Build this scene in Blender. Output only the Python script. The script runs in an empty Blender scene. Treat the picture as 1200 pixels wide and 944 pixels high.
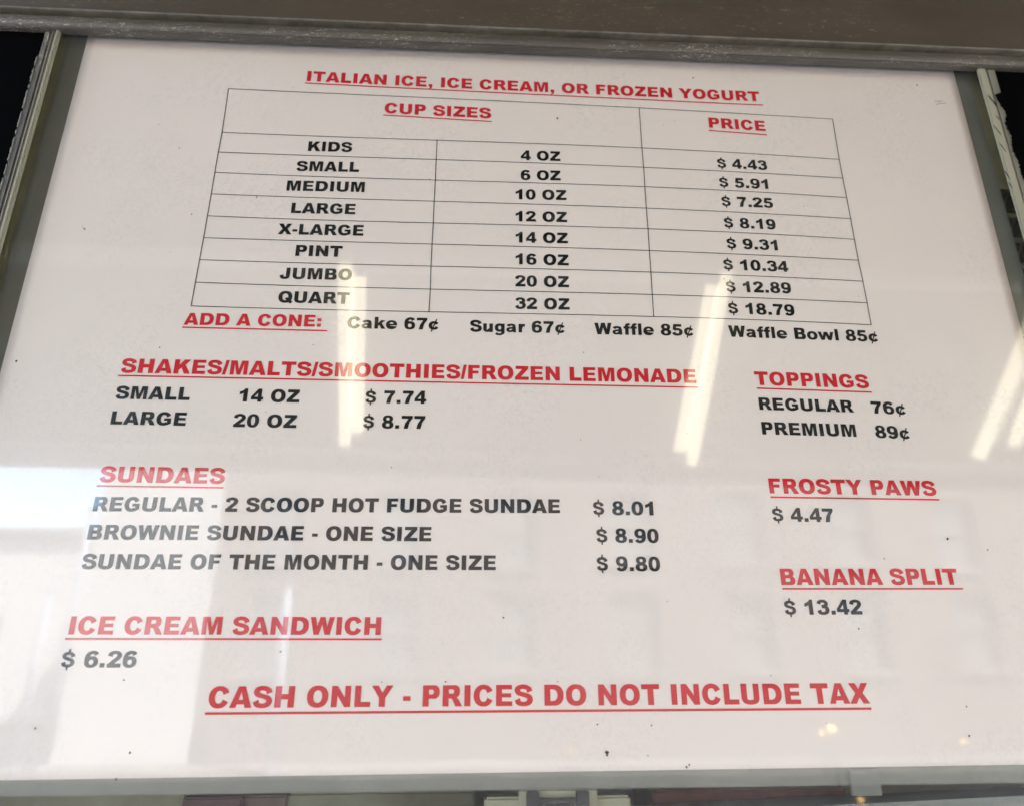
import bpy, bmesh, math, random
from mathutils import Vector, Matrix, noise
from mathutils.geometry import delaunay_2d_cdt
random.seed(7)
sc = bpy.context.scene
COL = sc.collection

# ------------------------------------------------------------------ camera
S = 0.40                      # metres from the lens to the sign plane
CAM = Vector((0.0, -S, 1.5))
FPX, PITCH, YAW, ROLL = 800.0, 0.329161, 0.062208, -0.000632
_cp, _sp, _cy, _sy = math.cos(PITCH), math.sin(PITCH), math.cos(YAW), math.sin(YAW)
FW = Vector((_sy * _cp, _cy * _cp, _sp))
_rt = Vector((_cy, -_sy, 0.0))
_up = _rt.cross(FW)
_cr, _sr = math.cos(ROLL), math.sin(ROLL)
RT = _rt * _cr + _up * _sr
UP = -_rt * _sr + _up * _cr
cd = bpy.data.cameras.new('camera')
cam = bpy.data.objects.new('camera', cd)
COL.objects.link(cam)
cam.matrix_world = Matrix(((RT.x, UP.x, -FW.x, CAM.x), (RT.y, UP.y, -FW.y, CAM.y),
                           (RT.z, UP.z, -FW.z, CAM.z), (0, 0, 0, 1)))
cd.sensor_width = 36.0
cd.lens = FPX / 1200 * 36
cd.clip_start = 0.01
cd.clip_end = 2000
cd.dof.use_dof = True
cd.dof.focus_distance = 0.425
cd.dof.aperture_fstop = 6.5
sc.camera = cam

# ------------------------------------------------------------------ sky, sun, exposure
SUN_EL, SUN_AZ = math.radians(52), math.radians(55)      # azimuth from +y towards +x
w = bpy.data.worlds.new('World')
sc.world = w
w.use_nodes = True
nt = w.node_tree
bg = nt.nodes['Background']
sky = nt.nodes.new('ShaderNodeTexSky')
sky.sky_type = 'NISHITA'
sky.sun_disc = False
sky.ozone_density = 1.3
sky.dust_density = 0.8
sky.sun_elevation = SUN_EL
sky.sun_rotation = SUN_AZ
tc = nt.nodes.new('ShaderNodeTexCoord')
nz = nt.nodes.new('ShaderNodeTexNoise')
nz.inputs['Scale'].default_value = 3.2
nz.inputs['Detail'].default_value = 6
nz.inputs['Roughness'].default_value = 0.55
mp = nt.nodes.new('ShaderNodeMapping')
mp.inputs['Scale'].default_value = (1, 1, 2.2)
mp.inputs['Location'].default_value = (0.35, 0.1, 0.0)
nt.links.new(tc.outputs['Generated'], mp.inputs['Vector'])
nt.links.new(mp.outputs['Vector'], nz.inputs['Vector'])
rp = nt.nodes.new('ShaderNodeValToRGB')
rp.color_ramp.elements[0].position = 0.56
rp.color_ramp.elements[1].position = 0.78
nt.links.new(nz.outputs['Fac'], rp.inputs['Fac'])
mx = nt.nodes.new('ShaderNodeMixRGB')
mx.inputs['Color2'].default_value = (5.6, 6.0, 6.5, 1)
nt.links.new(rp.outputs['Color'], mx.inputs['Fac'])
nt.links.new(sky.outputs['Color'], mx.inputs['Color1'])
nt.links.new(mx.outputs['Color'], bg.inputs['Color'])
bg.inputs['Strength'].default_value = 0.12
sl = bpy.data.lights.new('sun', 'SUN')
sl.energy = 4.0
sl.angle = math.radians(0.5)
sl.color = (1.0, 0.93, 0.87)
so = bpy.data.objects.new('sun', sl)
COL.objects.link(so)
sd = Vector((math.sin(SUN_AZ) * math.cos(SUN_EL), math.cos(SUN_AZ) * math.cos(SUN_EL), math.sin(SUN_EL)))
so.rotation_euler = sd.to_track_quat('Z', 'Y').to_euler()
so.location = sd * 30
sc.view_settings.view_transform = 'Standard'
sc.view_settings.look = 'None'
sc.view_settings.gamma = 1
sc.view_settings.exposure = 3.45
sc.render.engine = 'CYCLES'
sc.cycles.use_denoising = True
sc.cycles.max_bounces = 10
sc.cycles.diffuse_bounces = 5
sc.cycles.transparent_max_bounces = 16
sc.cycles.caustics_reflective = False
sc.cycles.caustics_refractive = False
sc.cycles.sample_clamp_indirect = 6

# ------------------------------------------------------------------ measuring helpers
def ray(u, v):
    return RT * ((u - 600) / FPX) + UP * ((472 - v) / FPX) + FW
def at(u, v, y=0.0):                       # photo point -> point on the plane at depth y
    d = ray(u, v)
    return CAM + d * ((y - CAM.y) / d.y)
GLASS_Y = -0.0075
def refl(u, v, Y):                         # what the pane shows at a photo point, Y metres out in the street
    g = at(u, v, GLASS_Y)
    d = ray(u, v)
    d.y = -d.y
    return g + d * ((-Y - g.y) / d.y)

# ------------------------------------------------------------------ object helpers
def link(name, me, m=None, parent=None, **props):
    o = bpy.data.objects.new(name, me)
    COL.objects.link(o)
    if m and me is not None and not me.materials:
        me.materials.append(m)
    if parent:
        o.parent = parent
    for k, v in props.items():
        o[k] = v
    return o
def thing(name, label, cat, loc=(0, 0, 0), group=None):
    o = bpy.data.objects.new(name, None)
    COL.objects.link(o)
    o.location = loc
    o.empty_display_size = 0.05
    o['label'] = label
    o['category'] = cat
    if group:
        o['group'] = group
    return o
def mesh(name, vs, fs, smooth=False):
    me = bpy.data.meshes.new(name)
    me.from_pydata([tuple(v) for v in vs], [], fs)
    me.update()
    if smooth:
        me.polygons.foreach_set('use_smooth', [True] * len(me.polygons))
    return me
def box_data(c0, c1):
    x0, y0, z0 = c0
    x1, y1, z1 = c1
    vs = [(x0, y0, z0), (x1, y0, z0), (x1, y1, z0), (x0, y1, z0), (x0, y0, z1), (x1, y0, z1), (x1, y1, z1), (x0, y1, z1)]
    fs = [(0, 3, 2, 1), (4, 5, 6, 7), (0, 1, 5, 4), (1, 2, 6, 5), (2, 3, 7, 6), (3, 0, 4, 7)]
    return vs, fs
def boxes(name, bl, bevel=0.0):
    bm = bmesh.new()
    for c0, c1 in bl:
        vs, fs = box_data(c0, c1)
        bv = [bm.verts.new(v) for v in vs]
        ff = [bm.faces.new([bv[i] for i in f]) for f in fs]
        if bevel:
            es = list({e for f in ff for e in f.edges})
            bmesh.ops.bevel(bm, geom=es, offset=bevel, segments=2, affect='EDGES')
    me = bpy.data.meshes.new(name)
    bm.to_mesh(me)
    bm.free()
    return me
def sweep(name, prof, A, B, frame=None, smooth=False, caps=True, n=1):
    """profile [(u, v)] swept from A to B; u runs along frame[0], v along frame[1]"""
    A = Vector(A); B = Vector(B)
    t = (B - A).normalized()
    if frame is None:
        a = Vector((0, 0, 1)) if abs(t.z) < 0.9 else Vector((0, 1, 0))
        fu = t.cross(a).normalized(); fv = fu.cross(t).normalized()
    else:
        fu, fv = frame
    vs = []
    for k in range(n + 1):
        c = A.lerp(B, k / n)
        for (a, b) in prof:
            vs.append(c + fu * a + fv * b)
    m_ = len(prof)
    fs = []
    for k in range(n):
        for i in range(m_):
            j = (i + 1) % m_
            fs.append((k * m_ + i, k * m_ + j, (k + 1) * m_ + j, (k + 1) * m_ + i))
    if caps:
        fs.append(tuple(reversed(range(m_))))
        fs.append(tuple(range(n * m_, n * m_ + m_)))
    return mesh(name, vs, fs, smooth)
def circ(r, n=16, sx=1, sy=1):
    return [(r * sx * math.cos(2 * math.pi * i / n), r * sy * math.sin(2 * math.pi * i / n)) for i in range(n)]

# ------------------------------------------------------------------ materials
def mat(name, col, rough=0.6, metal=0.0, spec=0.5, var=0.0, scale=30, bump=0.0, bscale=None, col2=None, stretch=(1, 1, 1), emit=None):
    m = bpy.data.materials.new(name)
    m.use_nodes = True
    t = m.node_tree
    b = t.nodes['Principled BSDF']
    b.inputs['Base Color'].default_value = (*col, 1)
    b.inputs['Roughness'].default_value = rough
    b.inputs['Metallic'].default_value = metal
    b.inputs['Specular IOR Level'].default_value = spec
    if emit:
        b.inputs['Emission Color'].default_value = (*emit[0], 1)
        b.inputs['Emission Strength'].default_value = emit[1]
    if var or bump or col2:
        c = t.nodes.new('ShaderNodeTexCoord')
        mpn = t.nodes.new('ShaderNodeMapping')
        mpn.inputs['Scale'].default_value = stretch
        t.links.new(c.outputs['Object'], mpn.inputs['Vector'])
        n = t.nodes.new('ShaderNodeTexNoise')
        n.inputs['Scale'].default_value = scale
        n.inputs['Detail'].default_value = 8
        n.inputs['Roughness'].default_value = 0.65
        t.links.new(mpn.outputs['Vector'], n.inputs['Vector'])
        if var or col2:
            r = t.nodes.new('ShaderNodeValToRGB')
            r.color_ramp.elements[0].position = 0.32
            r.color_ramp.elements[1].position = 0.7
            c2 = col2 if col2 else tuple(min(1, x * (1 + var)) for x in col)
            c1 = col if col2 else tuple(x * (1 - var) for x in col)
            r.color_ramp.elements[0].color = (*c1, 1)
            r.color_ramp.elements[1].color = (*c2, 1)
            t.links.new(n.outputs['Fac'], r.inputs['Fac'])
            t.links.new(r.outputs['Color'], b.inputs['Base Color'])
        if bump:
            bn = t.nodes.new('ShaderNodeBump')
            bn.inputs['Strength'].default_value = bump
            bn.inputs['Distance'].default_value = 0.001
            if bscale:
                n2 = t.nodes.new('ShaderNodeTexNoise')
                n2.inputs['Scale'].default_value = bscale
                n2.inputs['Detail'].default_value = 5
                t.links.new(mpn.outputs['Vector'], n2.inputs['Vector'])
                t.links.new(n2.outputs['Fac'], bn.inputs['Height'])
            else:
                t.links.new(n.outputs['Fac'], bn.inputs['Height'])
            t.links.new(bn.outputs['Normal'], b.inputs['Normal'])
    return m

def worn_metal(name, base, light, amount=0.62, stretch=(0.25, 1, 1), scale=260, rough=0.42, big=18):
    """dark anodised bar with pale scuffs: fine noise, kept to patches by a coarse one"""
    m = mat(name, base, rough=rough, metal=0.0, spec=0.6, bump=0.25, scale=160, var=0.0)
    t = m.node_tree
    b = t.nodes['Principled BSDF']
    c = t.nodes.new('ShaderNodeTexCoord')
    mpn = t.nodes.new('ShaderNodeMapping')
    mpn.inputs['Scale'].default_value = stretch
    t.links.new(c.outputs['Object'], mpn.inputs['Vector'])
    f = t.nodes.new('ShaderNodeTexNoise'); f.inputs['Scale'].default_value = scale; f.inputs['Detail'].default_value = 7; f.inputs['Roughness'].default_value = 0.7
    f.inputs['Distortion'].default_value = 1.2
    g = t.nodes.new('ShaderNodeTexNoise'); g.inputs['Scale'].default_value = big; g.inputs['Detail'].default_value = 4
    t.links.new(mpn.outputs['Vector'], f.inputs['Vector'])
    t.links.new(mpn.outputs['Vector'], g.inputs['Vector'])
    a = t.nodes.new('ShaderNodeMath'); a.operation = 'MULTIPLY'
    r1 = t.nodes.new('ShaderNodeValToRGB'); r1.color_ramp.elements[0].position = amount - 0.04; r1.color_ramp.elements[1].position = amount + 0.06
    r2 = t.nodes.new('ShaderNodeValToRGB'); r2.color_ramp.elements[0].position = 0.42; r2.color_ramp.elements[1].position = 0.62
    t.links.new(f.outputs['Fac'], r1.inputs['Fac']); t.links.new(g.outputs['Fac'], r2.inputs['Fac'])
    t.links.new(r1.outputs['Color'], a.inputs[0]); t.links.new(r2.outputs['Color'], a.inputs[1])
    v = t.nodes.new('ShaderNodeMixRGB')
    v.inputs['Color1'].default_value = (*[x * 0.75 for x in base], 1)
    v.inputs['Color2'].default_value = (*[x * 1.35 for x in base], 1)
    h = t.nodes.new('ShaderNodeTexNoise'); h.inputs['Scale'].default_value = 45; h.inputs['Detail'].default_value = 6
    t.links.new(mpn.outputs['Vector'], h.inputs['Vector'])
    t.links.new(h.outputs['Fac'], v.inputs['Fac'])
    mxn = t.nodes.new('ShaderNodeMixRGB')
    mxn.inputs['Color2'].default_value = (*light, 1)
    t.links.new(v.outputs['Color'], mxn.inputs['Color1'])
    t.links.new(a.outputs[0], mxn.inputs['Fac'])
    t.links.new(mxn.outputs['Color'], b.inputs['Base Color'])
    return m

def glass_mat(name, tint=(1, 1, 1), smear=True, boost=1.0, waves=0.02):
    """a clear pane: Schlick reflection over straight-through transmission, faint smears and hair scratches"""
    m = bpy.data.materials.new(name)
    m.use_nodes = True
    t = m.node_tree
    for n in list(t.nodes):
        t.nodes.remove(n)
    out = t.nodes.new('ShaderNodeOutputMaterial')
    tr = t.nodes.new('ShaderNodeBsdfTransparent'); tr.inputs['Color'].default_value = (*tint, 1)
    gl = t.nodes.new('ShaderNodeBsdfGlossy'); gl.inputs['Roughness'].default_value = 0.026
    g2 = t.nodes.new('ShaderNodeBsdfGlossy'); g2.inputs['Roughness'].default_value = 0.11
    lw = t.nodes.new('ShaderNodeLayerWeight'); lw.inputs['Blend'].default_value = 0.5
    pw = t.nodes.new('ShaderNodeMath'); pw.operation = 'POWER'; pw.inputs[1].default_value = 5
    ml = t.nodes.new('ShaderNodeMath'); ml.operation = 'MULTIPLY_ADD'; ml.inputs[1].default_value = 0.96; ml.inputs[2].default_value = 0.042 * boost
    t.links.new(lw.outputs['Facing'], pw.inputs[0]); t.links.new(pw.outputs[0], ml.inputs[0])
    ms = t.nodes.new('ShaderNodeMixShader')
    t.links.new(ml.outputs[0], ms.inputs[0]); t.links.new(tr.outputs[0], ms.inputs[1])
    c = t.nodes.new('ShaderNodeTexCoord')
    wv = t.nodes.new('ShaderNodeTexNoise'); wv.inputs['Scale'].default_value = 9; wv.inputs['Detail'].default_value = 1
    t.links.new(c.outputs['Object'], wv.inputs['Vector'])
    bp = t.nodes.new('ShaderNodeBump'); bp.inputs['Strength'].default_value = 1.0; bp.inputs['Distance'].default_value = waves * 0.01
    t.links.new(wv.outputs['Fac'], bp.inputs['Height'])
    t.links.new(bp.outputs['Normal'], gl.inputs['Normal'])
    if smear:
        # wipe marks: a patchy mask where part of the reflection is scattered
        f = t.nodes.new('ShaderNodeTexNoise'); f.inputs['Scale'].default_value = 160; f.inputs['Detail'].default_value = 9; f.inputs['Roughness'].default_value = 0.75; f.inputs['Distortion'].default_value = 2.5
        g = t.nodes.new('ShaderNodeTexNoise'); g.inputs['Scale'].default_value = 12; g.inputs['Detail'].default_value = 3
        t.links.new(c.outputs['Object'], f.inputs['Vector']); t.links.new(c.outputs['Object'], g.inputs['Vector'])
        r1 = t.nodes.new('ShaderNodeValToRGB'); r1.color_ramp.elements[0].position = 0.50; r1.color_ramp.elements[1].position = 0.60
        r2 = t.nodes.new('ShaderNodeValToRGB'); r2.color_ramp.elements[0].position = 0.44; r2.color_ramp.elements[1].position = 0.60
        t.links.new(f.outputs['Fac'], r1.inputs['Fac']); t.links.new(g.outputs['Fac'], r2.inputs['Fac'])
        a = t.nodes.new('ShaderNodeMath'); a.operation = 'MULTIPLY'
        t.links.new(r1.outputs['Color'], a.inputs[0]); t.links.new(r2.outputs['Color'], a.inputs[1])
        a2 = t.nodes.new('ShaderNodeMath'); a2.operation = 'MULTIPLY_ADD'; a2.inputs[1].default_value = 0.85; a2.inputs[2].default_value = 0.05
        t.links.new(a.outputs[0], a2.inputs[0])
        mg = t.nodes.new('ShaderNodeMixShader')
        t.links.new(a2.outputs[0], mg.inputs[0]); t.links.new(gl.outputs[0], mg.inputs[1]); t.links.new(g2.outputs[0], mg.inputs[2])
        t.links.new(mg.outputs[0], ms.inputs[2])
        # thin dust film
        df = t.nodes.new('ShaderNodeBsdfDiffuse'); df.inputs['Color'].default_value = (0.75, 0.74, 0.72, 1)
        md = t.nodes.new('ShaderNodeMixShader')
        a3 = t.nodes.new('ShaderNodeMath'); a3.operation = 'MULTIPLY_ADD'; a3.inputs[1].default_value = 0.008; a3.inputs[2].default_value = 0.002
        a3.inputs[1].default_value = 0.04
        t.links.new(a.outputs[0], a3.inputs[0])
        t.links.new(a3.outputs[0], md.inputs[0]); t.links.new(ms.outputs[0], md.inputs[1]); t.links.new(df.outputs[0], md.inputs[2])
        t.links.new(md.outputs[0], out.inputs['Surface'])
    else:
        t.links.new(gl.outputs[0], ms.inputs[2])
        t.links.new(ms.outputs[0], out.inputs['Surface'])
    return m
# ------------------------------------------------------------------ heavy sans lettering, drawn glyph by glyph (2048 units per em)
def g_poly(*p):
    return ('+', [list(p)])
def g_hole(*p):
    return ('-', [list(p)])
def g_rect(x0, y0, x1, y1, s='+'):
    return (s, [[(x0, y0), (x1, y0), (x1, y1), (x0, y1)]])
def g_ell(cx, cy, rx, ry, s='+', e=2.25, n=40):
    pts = []
    for i in range(n):
        a = 2 * math.pi * i / n
        c_, s_ = math.cos(a), math.sin(a)
        pts.append((cx + rx * math.copysign(abs(c_) ** (2 / e), c_), cy + ry * math.copysign(abs(s_) ** (2 / e), s_)))
    return (s, [pts])
def g_dee(x0, y0, x1, y1, rx, s='+', n=16):           # flat left side, round right side
    cy, ry = (y0 + y1) / 2, (y1 - y0) / 2
    pts = [(x0, y1), (x0, y0)]
    for i in range(n + 1):
        a = -math.pi / 2 + math.pi * i / n
        pts.append((x1 - rx + rx * abs(math.cos(a)) ** (2 / 2.2), cy + ry * math.copysign(abs(math.sin(a)) ** (2 / 2.2), math.sin(a))))
    return (s, [pts])
def hull(p):
    p = sorted(p)
    def half(q):
        h = []
        for c in q:
            while len(h) > 1 and (h[-1][0] - h[-2][0]) * (c[1] - h[-2][1]) - (h[-1][1] - h[-2][1]) * (c[0] - h[-2][0]) <= 1e-6:
                h.pop()
            h.append(c)
        return h[:-1]
    return half(p) + half(p[::-1])
def g_stroke(pts, wv=420, wh=300, n=7, s='+'):        # smooth centre line, thick in the verticals and thinner in the horizontals
    P = [Vector(p) for p in pts]
    Q = [P[0] * 2 - P[1]] + P + [P[-1] * 2 - P[-2]]
    C = []
    for i in range(1, len(Q) - 2):
        for k in range(n):
            t = k / n
            a, b, c, d = Q[i - 1], Q[i], Q[i + 1], Q[i + 2]
            C.append(0.5 * ((2 * b) + (c - a) * t + (2 * a - 5 * b + 4 * c - d) * t * t + (3 * b - a - 3 * c + d) * t ** 3))
    C.append(P[-1])
    L, R = [], []
    for i, c in enumerate(C):
        t = (C[min(i + 1, len(C) - 1)] - C[max(i - 1, 0)]).normalized()
        nn = Vector((-t.y, t.x))
        h = math.hypot(wv / 2 * nn.x, wh / 2 * nn.y)
        L.append(c + nn * h); R.append(c - nn * h)
    quads = []
    for i in range(len(C) - 1):
        quads.append(hull([tuple(L[i]), tuple(R[i]), tuple(R[i + 1]), tuple(L[i + 1])]))
    return (s, quads)
def arc(cx, cy, rx, ry, a0, a1, n=14, e=2.15):
    out = []
    for i in range(n + 1):
        a = math.radians(a0 + (a1 - a0) * i / n)
        c_, s_ = math.cos(a), math.sin(a)
        out.append((cx + rx * math.copysign(abs(c_) ** (2 / e), c_), cy + ry * math.copysign(abs(s_) ** (2 / e), s_)))
    return out
CP = 1466
S_PTS = [(1210, 985), (1115, 1205), (770, 1335), (400, 1270), (285, 1065), (420, 880), (790, 770), (1120, 650), (1225, 430), (1100, 215), (760, 130), (400, 205), (265, 465)]
G = {
 'A': [g_poly((0, 0), (550, CP), (1043, CP), (1593, 0), (1117, 0), (1043, 240), (528, 240), (455, 0)), g_hole((627, 557), (944, 557), (786, 1085))],
 'B': [g_dee(150, 700, 1420, CP, 370), g_dee(150, 0, 1500, 800, 400), g_dee(600, 895, 985, 1185, 140, '-'), g_dee(600, 290, 1040, 610, 155, '-')],
 'C': [g_stroke(arc(805, 733, 515, 595, 22, 338, 20), 440, 330)],
 'D': [g_dee(150, 0, 1610, CP, 700), g_dee(603, 325, 1150, 1141, 380, '-')],
 'E': [g_rect(150, 0, 603, CP), g_rect(603, 1150, 1350, CP), g_rect(603, 600, 1285, 885), g_rect(603, 0, 1370, 325)],
 'F': [g_rect(150, 0, 603, CP), g_rect(603, 1145, 1270, CP), g_rect(603, 580, 1160, 875)],
 'G': [g_stroke(arc(830, 733, 520, 592, 25, 308, 18), 440, 330), g_rect(860, 520, 1570, 800), g_poly((1180, 180), (1570, 235), (1570, 520), (1180, 520)), g_poly((1010, 20), (1290, 70), (1570, 240), (1180, 330), (1000, 330))],
 'H': [g_rect(150, 0, 603, CP), g_rect(1103, 0, 1556, CP), g_rect(603, 560, 1103, 920)],
 'I': [g_rect(171, 0, 626, CP)],
 'J': [g_rect(766, 480, 1216, CP), g_stroke([(991, 520), (975, 330), (870, 190), (640, 130), (390, 200), (275, 510)], 440, 310)],
 'K': [g_rect(150, 0, 603, CP), g_poly((603, 900), (1050, CP), (1650, CP), (1160, 940), (1700, 0), (1150, 0), (850, 620), (603, 380))],
 'L': [g_rect(150, 0, 603, CP), g_rect(603, 0, 1315, 355)],
 'M': [g_poly((150, 0), (150, CP), (745, CP), (967, 570), (1190, CP), (1783, CP), (1783, 0), (1413, 0), (1413, 1110), (1135, 0), (800, 0), (520, 1110), (520, 0))],
 'N': [g_poly((150, 0), (150, CP), (575, CP), (1130, 650), (1130, CP), (1557, CP), (1557, 0), (1130, 0), (578, 810), (578, 0))],
 'O': [g_ell(853, 733, 770, 758), g_ell(853, 733, 318, 425, '-')],
 'P': [g_rect(150, 0, 603, CP), g_dee(150, 530, 1400, CP, 400), g_dee(603, 835, 965, 1165, 150, '-')],
 'Q': [g_ell(853, 733, 770, 758), g_ell(853, 733, 318, 425, '-'), g_poly((820, 540), (1450, -130), (1700, 110), (1050, 700))],
 'R': [g_rect(150, 0, 603, CP), g_dee(150, 590, 1430, CP, 370), g_dee(603, 880, 990, 1180, 140, '-'), g_poly((603, 600), (1120, 660), (1330, 490), (1620, 0), (1110, 0), (840, 520), (603, 560))],
 'S': [g_stroke(S_PTS, 430, 315)],
 'T': [g_rect(520, 0, 975, 1110), g_rect(45, 1110, 1434, CP)],
 'U': [g_rect(150, 560, 603, CP), g_rect(1103, 560, 1556, CP), g_stroke([(376, 620), (395, 380), (520, 210), (853, 140), (1186, 210), (1311, 380), (1329, 620)], 453, 330)],
 'V': [g_poly((0, CP), (485, CP), (800, 420), (1115, CP), (1593, CP), (1040, 0), (550, 0))],
 'W': [g_poly((10, CP), (450, CP), (600, 690), (820, CP), (1235, CP), (1450, 690), (1600, CP), (2040, CP), (1700, 0), (1270, 0), (1025, 860), (780, 0), (350, 0))],
 'X': [g_poly((30, CP), (560, CP), (800, 1040), (1040, CP), (1560, CP), (1090, 755), (1593, 0), (1060, 0), (790, 450), (520, 0), (0, 0), (500, 745))],
 'Y': [g_poly((0, CP), (500, CP), (800, 965), (1100, CP), (1593, CP), (1025, 615), (1025, 0), (570, 0), (570, 615))],
 'Z': [g_poly((80, 0), (80, 290), (790, 1120), (140, 1120), (140, CP), (1400, CP), (1400, 1170), (680, 345), (1430, 345), (1430, 0))],
 '0': [g_ell(683, 735, 615, 758, '+', 2.3), g_ell(683, 735, 205, 465, '-', 2.2)],
 '1': [g_poly((570, 0), (570, 960), (370, 850), (150, 790), (150, 1120), (400, 1215), (600, 1340), (690, 1491), (1000, 1491), (1000, 0))],
 '2': [g_stroke([(260, 1000), (320, 1230), (650, 1345), (970, 1260), (1070, 1060), (960, 840), (700, 600), (420, 330), (330, 160)], 420, 300), g_rect(80, 0, 1285, 345)],
 '3': [g_stroke([(265, 1060), (350, 1260), (660, 1345), (950, 1270), (1040, 1080), (930, 890), (560, 815)], 400, 285), g_stroke([(560, 795), (960, 750), (1095, 560), (1090, 400), (960, 200), (650, 125), (350, 200), (245, 440)], 420, 295)],
 '4': [g_poly((40, 250), (40, 570), (750, 1491), (1140, 1491), (1140, 560), (1330, 560), (1330, 250), (1140, 250), (1140, 0), (740, 0), (740, 250)), g_hole((385, 560), (740, 560), (740, 1010))],
 '5': [g_poly((250, CP), (1200, CP), (1200, 1130), (560, 1130), (520, 860), (200, 720), (120, 700)), g_stroke([(300, 740), (650, 830), (980, 730), (1085, 490), (980, 230), (650, 130), (340, 210), (250, 420)], 420, 300)],
 '6': [g_ell(690, 490, 605, 515), g_ell(690, 480, 205, 225, '-'), g_stroke([(1090, 1130), (970, 1290), (680, 1345), (410, 1210), (290, 930), (285, 560)], 410, 300)],
 '7': [g_poly((90, 1120), (90, CP), (1280, CP), (1280, 1190), (960, 720), (790, 0), (345, 0), (480, 580), (810, 1120))],
 '8': [g_ell(683, 1085, 545, 406), g_ell(683, 410, 620, 435), g_ell(683, 1075, 165, 155, '-'), g_ell(683, 405, 200, 175, '-')],
 '9': [g_ell(676, 976, 605, 515), g_ell(676, 986, 205, 225, '-'), g_stroke([(276, 336), (396, 176), (686, 121), (956, 256), (1076, 536), (1081, 906)], 410, 300)],
 '$': [g_stroke([(x * 0.84 + 60, (y - 733) * 0.93 + 705) for x, y in S_PTS], 370, 270), g_rect(610, 1250, 770, 1640), g_rect(610, -230, 770, 200)],
 '¢': [g_stroke(arc(690, 530, 400, 395, 25, 335, 16), 390, 285), g_poly((330, -250), (480, -250), (1060, 1330), (910, 1330))],
 '.': [g_rect(130, 0, 555, 395)],
 ',': [g_poly((130, 400), (555, 400), (555, 90), (490, -150), (330, -290), (130, -340), (120, -220), (250, -150), (320, 0), (130, 0))],
 ':': [g_rect(130, 0, 555, 395), g_rect(130, 660, 555, 1062)],
 '-': [g_rect(60, 400, 625, 720)],
 '/': [g_poly((0, -25), (310, -25), (570, 1491), (265, 1491))],
 'a': [g_stroke([(270, 760), (360, 890), (640, 945), (900, 885), (985, 700)], 400, 285), g_rect(785, 200, 1185, 720), g_poly((785, 210), (1185, 210), (1200, 90), (1260, 0), (860, 0), (825, 120)), g_stroke([(985, 560), (560, 530), (280, 430), (265, 250), (430, 125), (700, 165), (900, 330)], 350, 235)],
 'e': [g_ell(683, 531, 625, 556), g_ell(683, 600, 225, 230, '-'), g_rect(300, 440, 1300, 640), g_hole((760, 440), (1400, 440), (1400, 330), (850, 330))],
 'k': [g_rect(130, 0, 540, CP), g_poly((540, 700), (850, 1062), (1340, 1062), (945, 700), (1380, 0), (920, 0), (690, 455), (540, 320))],
 'u': [g_rect(120, 380, 530, 1062), g_rect(830, 0, 1240, 1062), g_stroke([(325, 480), (350, 260), (520, 140), (720, 170), (900, 330)], 410, 300)],
 'g': [g_ell(660, 560, 560, 525), g_ell(670, 560, 175, 235, '-'), g_rect(850, 0, 1240, 1062), g_stroke([(1045, 120), (1000, -130), (690, -275), (390, -240), (250, -110)], 400, 250)],
 'r': [g_rect(130, 0, 540, 1062), g_stroke([(400, 560), (470, 780), (640, 895), (870, 880)], 380, 340)],
 'f': [g_rect(190, 0, 600, 900), g_rect(20, 770, 770, 1062), g_stroke([(395, 900), (400, 1180), (530, 1320), (770, 1335)], 410, 270)],
 'l': [g_rect(135, 0, 545, CP)],
 'o': [g_ell(683, 531, 630, 556), g_ell(683, 531, 225, 270, '-')],
 'w': [g_poly((10, 1062), (410, 1062), (560, 500), (760, 1062), (1160, 1062), (1380, 500), (1530, 1062), (1920, 1062), (1580, 0), (1190, 0), (965, 600), (740, 0), (350, 0))],
 'b': [g_rect(130, 0, 540, CP), g_ell(720, 531, 580, 556), g_ell(700, 531, 180, 270, '-')],
}
ADV = dict(zip("ABCDEFGHIJKLMNOPQRSTUVWXYZ", [1593, 1593, 1593, 1706, 1479, 1366, 1706, 1706, 797, 1366, 1706, 1366, 1933, 1706, 1706, 1479, 1706, 1593, 1479, 1479, 1706, 1593, 2048, 1593, 1593, 1479]))
for c_ in "0123456789$¢aekgubo":
    ADV[c_] = 1366
ADV.update({' ': 683, ',': 683, '-': 683, '.': 683, '/': 569, ':': 683, 'f': 797, 'l': 683, 'r': 911, 'w': 1933})
_cache = {}
def glyph(ch):
    if ch in _cache:
        return _cache[ch]
    vs, fs, sign = [], [], []
    for s, polys in G[ch]:
        for p in polys:
            area = sum(p[i][0] * p[(i + 1) % len(p)][1] - p[(i + 1) % len(p)][0] * p[i][1] for i in range(len(p)))
            if abs(area) < 1:
                continue
            if area < 0:
                p = p[::-1]
            b = len(vs)
            vs += [Vector((x / 2048, y / 2048)) for x, y in p]
            fs.append(list(range(b, b + len(p))))
            sign.append(s)
    r = delaunay_2d_cdt(vs, [], fs, 0, 1e-6, True)
    ov, of, orig = r[0], r[2], r[5]
    keep = []
    for f, o in zip(of, orig):
        if not o:
            continue
        # components are applied in order: the last one covering a triangle decides
        if sign[max(o)] == '+':
            keep.append(tuple(f))
    used = sorted({i for f in keep for i in f})
    ix = {k: i for i, k in enumerate(used)}
    _cache[ch] = ([(ov[i].x, ov[i].y) for i in used], [tuple(ix[i] for i in f) for f in keep])
    return _cache[ch]
# ink extents of a string with unit em
def bearings(t):
    a = min(v[0] for v in glyph(t[0])[0])
    b = ADV[t[-1]] / 2048 - max(v[0] for v in glyph(t[-1])[0])
    return a, b
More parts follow.
